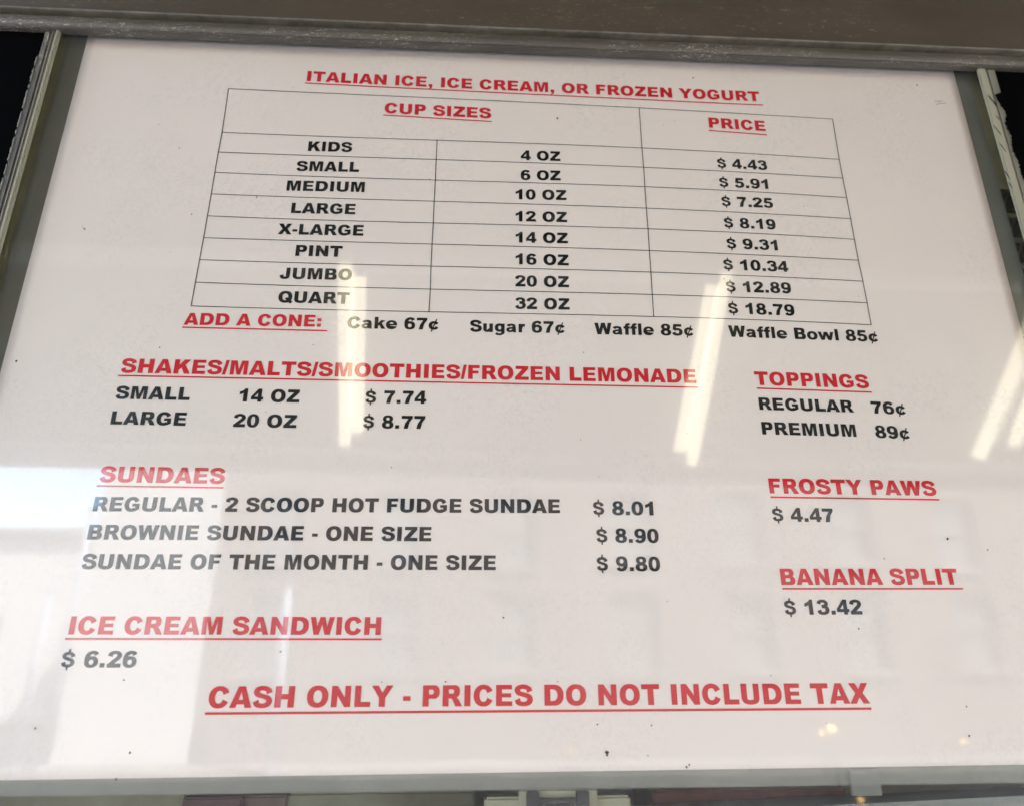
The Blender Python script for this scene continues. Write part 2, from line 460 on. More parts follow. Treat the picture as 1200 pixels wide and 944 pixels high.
# ------------------------------------------------------------------ palette
M_paper = mat('laminated_paper', (0.945, 0.80, 0.728), rough=0.38, spec=0.25, var=0.022, scale=5)
M_black = mat('black_print', (0.006, 0.006, 0.006), rough=0.4, spec=0.25)
M_red = mat('red_print', (0.68, 0.012, 0.022), rough=0.4, spec=0.25)
M_rule = mat('rule_print', (0.02, 0.018, 0.018), rough=0.5, spec=0.2)
M_board = mat('grey_board', (0.165, 0.160, 0.130), rough=0.5, var=0.10, scale=22)
M_olive = mat('olive_lining', (0.27, 0.235, 0.13), rough=0.6, var=0.15, scale=30)
M_header = worn_metal('scuffed_bronze_metal', (0.068, 0.052, 0.035), (0.36, 0.31, 0.23), amount=0.635, rough=0.38, scale=600, big=30)
M_bead = worn_metal('worn_rubber_bead', (0.072, 0.060, 0.044), (0.45, 0.39, 0.31), amount=0.585, stretch=(0.3, 1, 1), scale=800, rough=0.4, big=70)
M_lip = mat('bare_metal_lip', (0.30, 0.26, 0.19), rough=0.35, metal=0.6, var=0.35, scale=60)
M_ivory = worn_metal('ivory_painted_metal', (0.29, 0.27, 0.19), (0.05, 0.045, 0.035), amount=0.66, stretch=(1, 1, 0.3), scale=300, rough=0.4, big=30)
M_greyrail = worn_metal('grey_ivory_rail', (0.20, 0.187, 0.14), (0.04, 0.045, 0.035), amount=0.60, stretch=(1, 1, 0.3), scale=300, rough=0.5, big=40)
M_stile = worn_metal('grey_worn_stile', (0.085, 0.075, 0.058), (0.50, 0.47, 0.38), amount=0.55, stretch=(1, 1, 0.2), scale=330, rough=0.5, big=35)
M_warmgrey = mat('warm_grey_bead', (0.20, 0.18, 0.135), rough=0.5, var=0.3, scale=200, stretch=(1, 1, 0.2))
M_chip = mat('black_sealant', (0.003, 0.003, 0.003), spec=0.12, rough=0.5, bump=0.6, scale=500)
M_wallblack = mat('black_gloss_paint', (0.0015, 0.0014, 0.0014), rough=0.7, spec=0.01, bump=0.2, scale=40)
M_pane = glass_mat('pane_glass', tint=(0.965, 0.975, 0.965), boost=1.08)
M_latch = mat('beige_plastic', (0.33, 0.31, 0.21), rough=0.45, var=0.08, scale=60)
M_clip = worn_metal('dark_clip_metal', (0.012, 0.011, 0.013), (0.30, 0.33, 0.3), amount=0.6, scale=400, big=90)
M_rail = mat('pale_aluminium', (0.33, 0.33, 0.31), rough=0.35, metal=0.3, var=0.2, scale=60, stretch=(0.15, 1, 1))

def wave(x, z):                        # the laminated sheet is not dead flat
    return -0.0006 * (0.5 + 0.5 * math.sin(x * 14 + 1.0) * math.sin(z * 11 + 0.4)) - 0.0003 * math.sin(x * 5 - z * 17)

# ------------------------------------------------------------------ the price list
poster = thing('menu_poster', 'large white laminated ice cream price list behind the window glass', 'price list', (0, 0, 1.5))
def put(name, me, m, parent=poster, **k):
    o = link(name, me, m, None, **k)
    if parent is poster:
        o.parent = poster
        o.matrix_parent_inverse = Matrix.Translation((0, 0, -1.5))
    else:
        o.parent = parent
    return o
XL, XR = (at(104, 40).x + at(52, 240).x) / 2, (at(1117, 84).x + at(1157.5, 240).x) / 2
_b0, _b1 = at(0, 913.5), at(1200, 895)
ZT = 1.5 + 1.06 * S
def zb(x):                             # lower edge, hung a touch out of level
    return _b0.z + (_b1.z - _b0.z) * (x - _b0.x) / (_b1.x - _b0.x)
nx, nz_ = 90, 66
vs, fs = [], []
for layer in (0, 1):
    for j in range(nz_ + 1):
        for i in range(nx + 1):
            x = XL + (XR - XL) * i / nx
            z = zb(x) + (ZT - zb(x)) * j / nz_
            vs.append((x, wave(x, z) + 0.0006 * layer, z))
N1 = (nx + 1) * (nz_ + 1)
for j in range(nz_):
    for i in range(nx):
        a = j * (nx + 1) + i
        fs.append((a, a + 1, a + nx + 2, a + nx + 1))
        fs.append((a + N1, a + nx + 1 + N1, a + nx + 2 + N1, a + 1 + N1))
for i in range(nx):
    fs.append((i, i + N1, i + 1 + N1, i + 1))
    a = nz_ * (nx + 1) + i
    fs.append((a, a + 1, a + 1 + N1, a + N1))
for j in range(nz_):
    a = j * (nx + 1)
    fs.append((a, a + nx + 1, a + nx + 1 + N1, a + N1))
    a += nx
    fs.append((a, a + N1, a + nx + 1 + N1, a + nx + 1))
put('paper_sheet', mesh('paper_sheet', vs, fs, True), M_paper)
INK = 0.00022
def inkv(x, z, k=0):
    return (x, wave(x, z) - INK - k * 0.00003, z)

# text, left x, baseline y, right x, baseline y, red?, sag
LINES = [
 ("ITALIAN ICE, ICE CREAM, OR FROZEN YOGURT", 359.3, 95.3, 890.5, 119.7, 1),
 ("CUP SIZES", 450.5, 133.2, 575.6, 140, 1), ("PRICE", 830.8, 150.5, 897.3, 154.6, 1),
 ("KIDS", 360.7, 177.6, 412.5, 179, 0), ("SMALL", 347.1, 201, 420.7, 202.4, 0), ("MEDIUM", 335.6, 224.1, 427.1, 226.1, 0),
 ("LARGE", 341, 250.5, 416.3, 252.2, 0), ("X-LARGE", 325.4, 275.3, 425.8, 277.3, 0), ("PINT", 346.1, 300.7, 400.7, 302, 0),
 ("JUMBO", 327.5, 327.5, 412.2, 329.2, 0), ("QUART", 325.8, 355.3, 409.2, 357, 0),
 ("4 OZ", 610.2, 188.8, 656.6, 190.2, 0), ("6 OZ", 610.2, 212.2, 656.9, 212.9, 0), ("10 OZ", 604.1, 234.9, 663.7, 235.9, 0),
 ("12 OZ", 604.1, 260.7, 664.4, 261.7, 0), ("14 OZ", 604.1, 285.4, 665.4, 286.4, 0), ("16 OZ", 604.1, 310.8, 666.4, 312.2, 0),
 ("20 OZ", 603.7, 336.6, 666.8, 337.6, 0), ("32 OZ", 603.7, 362.7, 667.5, 363.7, 0),
 ("$ 4.43", 840.7, 197.6, 899.3, 200.3, 0), ("$ 5.91", 843.1, 220, 900.3, 222.4, 0), ("$ 7.25", 845.8, 242.4, 906.1, 244.7, 0),
 ("$ 8.19", 848.8, 267.5, 909.2, 269.8, 0), ("$ 9.31", 851.9, 291.9, 911.5, 294.2, 0), ("$ 10.34", 848.1, 316.6, 924.1, 319.3, 0),
 ("$ 12.89", 851.2, 342.4, 927.5, 344.4, 0), ("$ 18.79", 853.9, 367.8, 931.5, 370.5, 0),
 ("ADD A CONE:", 215.3, 381.3, 376, 383.7, 1), ("Cake 67¢", 407, 385.3, 513.7, 387.2, 0), ("Sugar 67¢", 550.7, 389.3, 661.7, 391, 0),
 ("Waffle 85¢", 696.7, 392.3, 812.7, 394.1, 0), ("Waffle Bowl 85¢", 854, 395, 1029.3, 401, 0),
 ("SHAKES/MALTS/SMOOTHIES/FROZEN LEMONADE", 141.7, 437.3, 816, 449, 1),
 ("SMALL", 135.3, 467.7, 222.3, 469.3, 0), ("14 OZ", 280, 470.7, 350.7, 471.9, 0), ("$ 7.74", 428, 472.3, 499.3, 473.2, 0),
 ("LARGE", 129.7, 497.3, 217.7, 499, 0), ("20 OZ", 273, 500.3, 347.3, 501.5, 0), ("$ 8.77", 425.3, 501.5, 498, 502.3, 0),
 ("TOPPINGS", 885, 451.2, 1019, 455.3, 1), ("REGULAR", 890, 480, 1001, 483.3, 0), ("76¢", 1021.7, 484.3, 1061.7, 486, 0),
 ("PREMIUM", 893.3, 508.7, 1003.7, 511.7, 0), ("89¢", 1026.3, 512.7, 1066.3, 514.5, 0),
 ("SUNDAES", 116.7, 564.7, 263, 566.7, 1), ("REGULAR - 2 SCOOP HOT FUDGE SUNDAE", 109, 598.7, 656.3, 600.6, 0),
 ("$ 8.01", 695.3, 602.7, 766, 603.3, 0), ("BROWNIE SUNDAE - ONE SIZE", 102.3, 631.7, 505.3, 633.6, 0), ("$ 8.90", 699.3, 635, 772.3, 635.7, 0),
 ("SUNDAE OF THE MONTH - ONE SIZE", 95.3, 666.3, 581, 667.3, 0), ("$ 9.80", 699.7, 668.2, 774, 668.8, 0),
 ("FROSTY PAWS", 901.9, 577.7, 1097.6, 580.7, 1), ("$ 4.47", 905.7, 610.4, 977.2, 611.4, 0),
 ("BANANA SPLIT", 915.3, 685, 1122.7, 684.7, 1), ("$ 13.42", 919.7, 719.8, 1010.1, 719.5, 0),
 ("ICE CREAM SANDWICH", 80.2, 742.9, 446, 743.3, 1), ("$ 6.26", 71.1, 781.5, 159.3, 781.5, 0),
 ("CASH ONLY - PRICES DO NOT INCLUDE TAX", 243.5, 829, 1019, 823.5, 1)]
UNDER = {  # underlines of the red headings (photo points of both ends)
 0: (357.3, 97.6, 893.9, 124.0), 1: (449.2, 135.6, 576.3, 143.6), 2: (830.2, 153.8, 898.6, 159.0),
 27: (214, 384.2, 383.7, 388.2), 32: (139.3, 440.6, 817.7, 453.9), 39: (886.7, 454.9, 1021.3, 459.6),
 44: (114, 569.2, 262.3, 571.2), 51: (902.5, 582.1, 1099.9, 585.3), 53: (916.2, 689.4, 1127.3, 689.4),
 55: (76.9, 747.9, 447.3, 748.5), 57: (240.6, 835.4, 1020, 829.5)}
def bar_strip(pts, h, k=0):            # thin printed rule following points on the sheet
    vs, fs = [], []
    for i, p in enumerate(pts):
        vs += [inkv(p[0], p[1] - h / 2, k), inkv(p[0], p[1] + h / 2, k)]
        if i:
            b = 2 * i
            fs.append((b - 2, b, b + 1, b - 1))
    return vs, fs
for n, (t, ax, ay, bx, by, red) in enumerate(LINES):
    A, B = at(ax, ay), at(bx, by)
    la, rb = bearings(t)
    adv = sum(ADV[c] for c in t) / 2048
    emx = (B.x - A.x) / (adv - la - rb)
    size = 0.0290 if not red else 0.0329
    if t.startswith('CASH'):
        size = 0.0371
    if t.startswith('ADD'):
        size = 0.0290
    if n <= 2:
        size = 0.0326
    em = size * S * 0.99
    slope = (B.z - A.z) / (B.x - A.x)
    sag = -0.0016 * S if n == 0 else 0.0
    vs, fs = [], []
    pen = A.x - la * emx
    for c in t:
        if c != ' ':
            gv, gf = glyph(c)
            b = len(vs)
            for (u, v) in gv:
                x = pen + u * emx
                q = (x - A.x) / (B.x - A.x)
                vs.append(inkv(x, A.z + slope * (x - A.x) + sag * 4 * q * (1 - q) + v * em))
            fs += [tuple(i + b for i in f) for f in gf]
        pen += ADV[c] / 2048 * emx
    if n in UNDER:
        a1, b1 = at(*UNDER[n][:2]), at(*UNDER[n][2:])
        k = 40
        pts = []
        for i in range(k + 1):
            q = i / k
            p = a1.lerp(b1, q)
            pts.append((p.x, p.z + sag * 4 * q * (1 - q)))
        v2, f2 = bar_strip(pts, (0.0024 if not t.startswith('CASH') else 0.0030) * S, 1)
        b = len(vs)
        vs += v2
        fs += [tuple(i + b for i in f) for f in f2]
    me = mesh('lettering', vs, fs)
    put('heading_lettering' if red else 'lettering', me, M_red if red else M_black,
        label=('red underlined print reading %s' if red else 'black print reading %s') % t)

# ruled table
ROWS = [[(267.8, 104.1), (500, 115.2), (748.8, 127.5), (975.3, 140.4)],
        [(260.3, 155.3), (512.2, 165.4), (751.9, 174.6), (983.1, 187.6)],
        [(255.9, 178.6), (511.2, 188.1), (753.9, 197.3), (987.2, 209.5)],
        [(251.9, 202.4), (510.2, 212.2), (755.3, 220), (991.8, 232.4)],
        [(247.8, 227.8), (508.8, 237), (757, 245.1), (996.5, 257)],
        [(243.4, 253.6), (507.8, 262.4), (759, 269.2), (1001, 281)],
        [(239, 279.3), (506.4, 287.1), (760.7, 294.6), (1005.5, 305.5)],
        [(234.2, 305.1), (505.1, 312.9), (762.4, 319.7), (1011, 330)],
        [(229.5, 331.5), (504.4, 339.7), (764.1, 345.8), (1016, 355.3)],
        [(224.4, 359.3), (502.7, 366.1), (765.8, 371.5), (1020.7, 381)]]
rowp = []
for r in ROWS:
    P = [at(*p) for p in r]
    xs = [p.x for p in P]; zs = [p.z for p in P]
    out = []
    for i in range(61):                # cubic through the four measured points
        x = xs[0] + (xs[3] - xs[0]) * i / 60
        z = 0
        for a in range(4):
            l = 1
            for b in range(4):
                if a != b:
                    l *= (x - xs[b]) / (xs[a] - xs[b])
            z += l * zs[a]
        out.append((x, z))
    rowp.append((xs, zs, out))
lw_ = 0.0013 * S
for xs, zs, out in rowp:
    put('table_rule', mesh('table_rule', *bar_strip(out, lw_)), M_rule)
for ci in range(4):
    pts = [(rowp[r][0][ci], rowp[r][1][ci]) for r in range(10) if not (ci == 1 and r == 0)]
    vs, fs = [], []
    sub = []
    for a, b in zip(pts, pts[1:]):
        for k in range(4):
            sub.append((a[0] + (b[0] - a[0]) * k / 4, a[1] + (b[1] - a[1]) * k / 4))
    sub.append(pts[-1])
    for i, p in enumerate(sub):
        vs += [inkv(p[0] - lw_ / 2, p[1], 1), inkv(p[0] + lw_ / 2, p[1], 1)]
        if i:
            fs.append((2 * i - 2, 2 * i - 1, 2 * i + 1, 2 * i))
    put('table_rule', mesh('table_rule', vs, fs), M_rule)

# dirt specks and two short scribbles on the sheet
def blob(x, z, r, y, n=9, sx=1.0):
    a0 = random.random() * 6
    vs = [(x, y, z)] + [(x + sx * r * (0.6 + 0.6 * random.random()) * math.cos(a0 + 6.2832 * i / n), y, z + r * (0.6 + 0.6 * random.random()) * math.sin(a0 + 6.2832 * i / n)) for i in range(n)]
    return vs, [(0, i + 1, (i + 1) % n + 1) for i in range(n)]
sv, sf = [], []
SPK = [(711, 881, 2.2), (653, 140, 1.5), (812, 92, 1.3), (1109, 631, 1.5), (711, 884, 1.2), (20.5, 424, 1.5), (100, 269, 1.2), (1074, 101, 1.4), (301, 232, 1.2),
       (1156, 644, 1), (1131, 827, 1), (1134, 861, 1.3), (1005, 736, 1.2), (1035, 654, 0.9), (225, 252, 1), (210, 174, 1), (153, 881, 1.2), (137, 912, 1.2),
       (42, 853, 1), (522, 798, 1), (763, 849, 0.9), (700, 848, 1), (804, 898, 1.3), (807, 895, 1), (590, 723, 1.2), (504, 212, 1.2), (329, 763, 1), (146, 796, 1), (188, 408, 1)]
for i in range(46):
    SPK.append((random.uniform(60, 1140), random.uniform(100, 890), random.uniform(0.35, 0.8)))
for (u, v, r) in SPK:
    p = at(u, v)
    if XL < p.x < XR:
        a, b = blob(p.x, p.z, r * 0.00052, wave(p.x, p.z) - INK - 0.0002)
        k = len(sv); sv += a; sf += [tuple(i + k for i in f) for f in b]
for pts in ([(1095, 119.6), (1099, 119.9), (1103, 119.4)], [(1096, 123.6), (1101, 122.3), (1108, 122)], [(97, 265), (98, 268), (100, 271)]):
    q = [(at(*p).x, at(*p).z) for p in pts]
    a, b = bar_strip(q, 0.0004, 3)
    k = len(sv); sv += a; sf += [tuple(i + k for i in f) for f in b]
put('dirt_speck', mesh('dirt_speck', sv, sf), M_chip, kind='stuff', label='tiny dark specks and scribbles scattered over the sheet')

# ------------------------------------------------------------------ the window
win = thing('serving_window', 'worn metal framed shop window holding the white price list', 'window', (0, 0.0, 1.5))
def wput(name, me, m, **k):
    o = link(name, me, m, None, **k)
    o.parent = win
    o.matrix_parent_inverse = Matrix.Translation((0, 0, -1.5))
    return o
X0, X1 = -0.40, 0.50
wput('glass_pane', boxes('glass_pane', [((X0, GLASS_Y, 1.36), (X1, GLASS_Y + 0.005, 2.0))]), M_pane)

# top rail: fascia, raised lip, groove, rounded rubber bead, lower lip
HY = -0.0125
BACK = -0.0078
Lb, Rb = at(0, 37.5, BACK), at(1200, 86, BACK)
Lt, Rt = at(0, 9, HY), at(1200, 60.5, HY)
d_ = (Rb - Lb); sl_ = d_.z / d_.x
Hh = ((Lt.z + Rt.z) - (Lb.z + Rb.z)) / 2
A_ = Vector((X0 - 0.1, HY, Lb.z + sl_ * (X0 - 0.1 - Lb.x)))
B_ = Vector((X1 + 0.1, HY, Lb.z + sl_ * (X1 + 0.1 - Lb.x)))
OUT, UPV = Vector((0, -1, 0)), Vector((0, 0, 1))
def header_sweep(name, prof, m, **k):
    return wput(name, sweep(name, prof, A_, B_, (OUT, UPV), n=30), m, **k)
h = Hh
bead = [(-0.005, 0.15 * h)] + [(-0.0035 + 0.0042 * math.cos(a), 0.47 * h + 0.33 * h * math.sin(a)) for a in [math.radians(-85 + 10 * i) for i in range(18)]] + [(-0.005, 0.86 * h)]
o = header_sweep('rubber_bead', bead, M_bead)
for p in o.data.polygons: p.use_smooth = True
header_sweep('lower_lip', [(-0.0052, 0.0), (-0.0008, 0.0), (0.0004, 0.03 * h), (0.0004, 0.10 * h), (-0.001, 0.14 * h), (-0.0052, 0.12 * h)], M_bead)
header_sweep('metal_lip', [(-0.005, 0.90 * h), (0.0012, 0.94 * h), (0.0020, 0.96 * h), (0.0020, 0.99 * h), (0.0012, 1.02 * h), (-0.005, 1.03 * h)], M_lip)
header_sweep('top_rail', [(-0.0045, 1.035 * h), (0.0002, 1.035 * h), (0.0002, 0.16), (-0.0045, 0.16)], M_header)

# side rails: photo points of each vertical edge at two heights
def stile(name, u0, v0, u1, v1, y0, y1, m, zlo=1.33, zhi=None, bev=0.0008, **k):
    a, b = at(u0, v0, y0).x, at(u1, v1, y0).x
    zhi = A_.z + sl_ * (a - A_.x) + 0.1 * h
    return wput(name, boxes(name, [((a, y0, zlo), (b, y1, zhi))], bev), m, **k)
SY = -0.0105
stile('side_rail', 51.5, 40, 59.5, 40, SY + 0.001, -0.0077, M_stile, label='dark worn left rail with chipped paint')
stile('glazing_bead', 59.6, 40, 63.5, 40, SY, -0.0078, M_warmgrey)
stile('glazing_bead', 63.6, 40, 68, 40, SY - 0.001, -0.0078, M_ivory)
stile('side_rail', 1156.5, 84, 1167, 84, SY + 0.001, -0.0077, M_greyrail, label='pale worn right rail smeared with black sealant')
stile('glazing_bead', 1147, 84, 1156.4, 84, SY, -0.0078, M_ivory)
# chipped rim of paint along the left rail and black sealant daubs on the right one
def daubs(name, seq, y, m, **k):
    sv, sf = [], []
    for (u, v, r, e) in seq:
        p = at(u, v, y)
        n = 10
        a0 = random.random() * 6
        ring = []
        for i in range(n):
            a = a0 + 6.2832 * i / n
            rr = r * 0.0005 * (0.55 + 0.75 * random.random())
            ring.append((p.x + rr * math.cos(a) , y, p.z + rr * e * math.sin(a)))
        b = len(sv)
        sv += [(p.x, y - 0.0006, p.z)] + ring + [(q[0], y + 0.0015, q[2]) for q in ring]
        for i in range(n):
            j = (i + 1) % n
            sf.append((b, b + 1 + i, b + 1 + j))
            sf.append((b + 1 + i, b + 1 + n + i, b + 1 + n + j, b + 1 + j))
    return wput(name, mesh(name, sv, sf), m, kind='stuff', **k)
def ragged(name, ptsL, ptsR, y, m, th=0.0007, **k):
    """thin smear with uneven edges between two columns of photo points"""
    n = len(ptsL)
    vs, fs = [], []
    for a, b in zip(ptsL, ptsR):
        p, q = at(*a, y), at(*b, y)
        vs += [(p.x, y, p.z), (q.x, y, q.z), (p.x, y - th, p.z), (q.x, y - th, q.z)]
    for i in range(n - 1):
        a, b = 4 * i, 4 * i + 4
        fs += [(a + 2, a + 3, b + 3, b + 2), (a, a + 2, b + 2, b), (a + 3, a + 1, b + 1, b + 3), (a, b, b + 1, a + 1)]
    fs += [(0, 1, 3, 2), (4 * n - 4, 4 * n - 2, 4 * n - 1, 4 * n - 3)]
    return wput(name, mesh(name, vs, fs), m, **k)
M_flake = mat('pale_paint_flake', (0.22, 0.205, 0.165), rough=0.6, bump=0.4, scale=400, var=0.5)
for (va, vb) in ((66, 78), (80, 97), (99, 104), (106, 128), (131, 150), (152, 158), (161, 190), (193, 206), (209, 238)):
    Lp, Rp = [], []
    v = va
    while v <= vb:
        u = 51.4 - 0.280 * (v - 40)
        ww = 0.95 * min(1, (v - va + 0.5) / 3, (vb - v + 0.5) / 3)
        Lp.append((u - ww * random.uniform(0.2, 1.5), v)); Rp.append((u + ww * random.uniform(0.1, 0.9), v))
        v += 0.8
    ragged('paint_flake', Lp, Rp, SY + 0.0008, M_flake, 0.0005)
def prof(v, tab):
    for (a, b), (c, d) in zip(tab, tab[1:]):
        if a <= v <= c:
            return b + (d - b) * (v - a) / (c - a)
    return tab[-1][1]
tab = [(84, 0.2), (100, 0.5), (109, 1.5), (112, 11), (115, 11.5), (119, 7), (124, 7.5), (129, 3.5), (136, 2.5), (142, 6.5), (152, 7), (160, 3.5), (168, 6), (180, 7), (188, 4), (200, 5), (214, 3), (235, 2), (340, 1)]
Lp, Rp = [], []
v = 84.0
while v < 330:
    e = 1168 + 0.280 * (v - 84)
    Lp.append((e - prof(v, tab) * random.uniform(0.65, 1.15) - random.uniform(0, 0.8), v)); Rp.append((e + 0.4, v))
    v += 0.9
ragged('black_sealant', Lp, Rp, SY + 0.0006, M_wallblack, 0.0007)
for (u0, v0, L_, w_) in ((1157.5, 112, 5, 1.2), (1161, 116, 9, 1.5), (1164, 147, 12, 0.9), (1171, 168, 10, 1.0), (1176, 200, 10, 0.8), (1181, 214, 7, 0.7), (1167, 136, 5, 0.8)):
    Lp = [(u0 + 0.75 * t, v0 + t) for t in [L_ * k / 8 for k in range(9)]]
    Rp = [(a + w_ * (0.4 + random.random()) * math.sin(math.pi * (k + 0.5) / 9), b) for k, (a, b) in enumerate(Lp)]
    ragged('scrape_mark', Lp, Rp, SY - 0.0002, M_chip, 0.0002)

# behind the glass: grey backing board, olive lining
bl = at(82, 42, 0.003).x
br = at(1137.5, 100, 0.003).x
BZ = at(600, 924.5, 0.003).z
wput('backing_board', boxes('backing_board', [((bl, 0.0015, BZ), (br, 0.006, 2.0))], 0.0006), M_board, label='grey board behind the price list')
LIN = 0.003
wput('window_lining', boxes('window_lining', [((X0, LIN, 1.40), (bl - 0.0004, LIN + 0.006, 2.0))]), M_olive)
wput('window_lining', boxes('window_lining', [((br + 0.0004, LIN, at(1175, 222, LIN).z), (X1, LIN + 0.01, 2.0))]), M_olive)

# small step of frosted plastic near the lower right corner
M_frost = mat('frosted_plastic', (0.165, 0.165, 0.145), rough=0.3, var=0.1, scale=30)
a, b = at(993, 901, 0.001), at(1033, 931, 0.001)
wput('plastic_tab', boxes('plastic_tab', [((a.x, -0.0005, b.z), (b.x, 0.0012, zb(a.x) - 0.0012))], 0.0004), M_frost)

# latch under the price list
LY = 0.006
def pbox(u0, v0, u1, v1, y0, y1):
    a, b = at(u0, v0, y0), at(u1, v1, y0)
    return ((min(a.x, b.x), y0, b.z), (max(a.x, b.x), y1, a.z))
latch = wput('window_latch', boxes('window_latch', [pbox(568, 934, 741, 975, LY, 0.016)], 0.0012), M_latch)
def lput(name, bl_, m, bev=0.0006):
    o = link(name, boxes(name, bl_, bev), m)
    o.parent = latch
    return o
lput('latch_block', [pbox(608, 924, 702, 975, LY - 0.003, LY - 0.0002)], M_latch, 0.001)
lput('latch_clip', [pbox(617, 927, 632.5, 975, LY - 0.006, LY - 0.0034)], M_clip)
lput('latch_clip', [pbox(675, 926, 692, 975, LY - 0.006, LY - 0.0034)], M_clip)
lput('latch_bar', [pbox(633, 935, 674.5, 939, LY - 0.0055, LY - 0.0034), pbox(633, 941, 674.5, 975, LY - 0.0045, LY - 0.0034)], M_clip, 0.0003)
# lower rail of the frame
a = at(1000, 941, 0.004); b = at(1200, 931, 0.004)
wput('lower_rail', sweep('lower_rail', [(-0.02, -0.05), (0.0, -0.05), (0.003, -0.004), (0.001, 0.0), (-0.02, 0.0)],
     (a.x - 0.25, 0.004, a.z - 0.25 * (b.z - a.z) / (b.x - a.x)), (b.x + 0.1, 0.004, b.z + 0.1 * (b.z - a.z) / (b.x - a.x)), (OUT, UPV)), M_rail)

# ------------------------------------------------------------------ things seen through the glass, inside the shop
IY = 0.03
def solid(name, label, cat, bl_, m, bev=0.001, group=None):
    o = link(name, boxes(name, bl_, bev), m)
    o['label'] = label; o['category'] = cat
    if group: o['group'] = group
    return o
M_maroon = mat('maroon_card', (0.06, 0.010, 0.014), rough=0.5, var=0.3, scale=40)
M_brown = mat('brown_card', (0.11, 0.07, 0.05), rough=0.6, var=0.4, scale=55)
M_tan = mat('tan_card', (0.17, 0.16, 0.10), rough=0.6, var=0.2, scale=35)
M_inner = mat('shop_inside_wall', (0.17, 0.165, 0.12), rough=0.7, var=0.15, scale=9)
solid('carton', 'dark maroon carton under the left part of the price list', 'carton', [pbox(214, 934, 276, 1010, IY, IY + 0.04)], M_maroon)
solid('carton', 'brown carton just right of the maroon carton inside the shop', 'carton', [pbox(277, 932, 330, 1010, IY + 0.004, IY + 0.04)], M_brown)
solid('carton', 'wide olive tan carton left of the beige window latch', 'carton', [pbox(338, 929, 556, 1010, IY + 0.004, IY + 0.05)], M_tan)
solid('carton', 'olive tan carton at the lower left corner of the window', 'carton', [pbox(-40, 931, 208, 1010, IY + 0.004, IY + 0.05)], M_tan)
solid('carton', 'dark brown red speckled carton right of the window latch', 'carton', [pbox(764, 926, 1004, 1010, IY, IY + 0.05)],
      mat('dark_red_card', (0.045, 0.02, 0.016), rough=0.5, col2=(0.20, 0.045, 0.03), scale=45))
# slatted basket seen in the gap on the right
bk = thing('wicker_basket', 'dark brown slatted basket seen through the gap right of the list', 'basket', (0, 0, 0))
M_slat = mat('dark_wicker', (0.11, 0.075, 0.045), rough=0.6, var=0.3, scale=80)
M_rim = mat('pale_rim', (0.24, 0.21, 0.15), rough=0.5, var=0.2, scale=80)
IB = 0.010
for i, (v0, v1) in enumerate([(226, 250), (255, 280), (284, 310), (314, 342), (346, 372)]):
    u0, u1 = 1160 + 0.28 * (v0 - 226), 1240
    c0, c1 = pbox(u0, v0, u1, v1, IB, IB + 0.004)
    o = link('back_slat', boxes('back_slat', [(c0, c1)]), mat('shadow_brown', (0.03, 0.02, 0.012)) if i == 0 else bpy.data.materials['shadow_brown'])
    o.parent = bk
    for k in range(4):                  # leaning canes across the panel
        a = Vector((c0[0] + 0.004 + 0.011 * k, IB - 0.001, c0[2]))
        b = Vector((a.x + 0.010, IB - 0.001, c1[2]))
        o = link('cane', sweep('cane', circ(0.0014, 8), a, b, smooth=True), M_slat)
        o.parent = bk
    a = Vector((c0[0] - 0.01, IB - 0.001, c1[2] + 0.0012)); b = Vector((c1[0], IB - 0.001, c1[2] + 0.0012))
    o = link('rim', sweep('rim', circ(0.0022, 8), a, b, smooth=True), M_rim)
    o.parent = bk
inn = link('shop_inner_wall', boxes('shop_inner_wall', [((X0, 0.10, 1.345), (X1, 0.13, 2.035))]), M_inner)
inn['kind'] = 'structure'

# ------------------------------------------------------------------ the shop front round the window
xl = at(51.0, 40, -0.0085).x
xr = at(1167, 84, -0.0085).x
XI0, XI1 = xl - 0.05, xr + 0.05
wall = link('shop_front_wall', boxes('shop_front_wall', [
    ((-6.0, -0.0085, -0.02), (xl, -0.0078, 4.6)), ((xr, -0.0085, -0.02), (6.0, -0.0078, 4.6)),
    ((xl, -0.0085, 2.04), (xr, -0.0078, 4.6)), ((xl, -0.0085, -0.02), (xr, -0.0078, 1.34)),
    ((-6.0, -0.0077, -0.02), (X0 - 0.002, 0.25, 4.6)), ((X1 + 0.002, -0.0077, -0.02), (6.0, 0.25, 4.6)),
    ((X0 - 0.002, -0.0077, 2.04), (X1 + 0.002, 0.25, 4.6)), ((X0 - 0.002, -0.0077, -0.02), (X1 + 0.002, 0.25, 1.34)),
    ((X0 - 0.002, 0.20, 1.34), (X1 + 0.002, 0.25, 2.04))]), M_wallblack)
wall['label'] = 'black painted shop front around the serving window'
wall['category'] = 'wall'
# ------------------------------------------------------------------ the awning over the pavement (seen mirrored in the pane)
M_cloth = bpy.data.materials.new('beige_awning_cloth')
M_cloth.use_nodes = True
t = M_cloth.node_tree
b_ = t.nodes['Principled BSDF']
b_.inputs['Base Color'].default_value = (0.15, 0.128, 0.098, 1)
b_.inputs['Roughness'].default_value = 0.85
M_tube = mat('lamp_tube', (0.9, 0.88, 0.8), emit=((1.0, 0.90, 0.62), 0.50))
M_white = mat('white_enamel', (0.75, 0.74, 0.70), rough=0.4)
M_frame = mat('awning_pipe', (0.55, 0.53, 0.47), rough=0.4, var=0.1, scale=20)
AY = 1.6
ctr = refl(600, 536, AY)
ZA = ctr.z
SL = math.tan(math.radians(44))
def slope_pt(u, v, off=0.0):            # where the mirrored sight line meets the sloping cloth
    g = at(u, v, GLASS_Y); d = ray(u, v); d.y = -d.y
    # plane: z = ZA - off + (y + AY) * SL
    k = (ZA - off + (g.y + AY) * SL - g.z) / (d.z - d.y * SL)
    return g + d * k
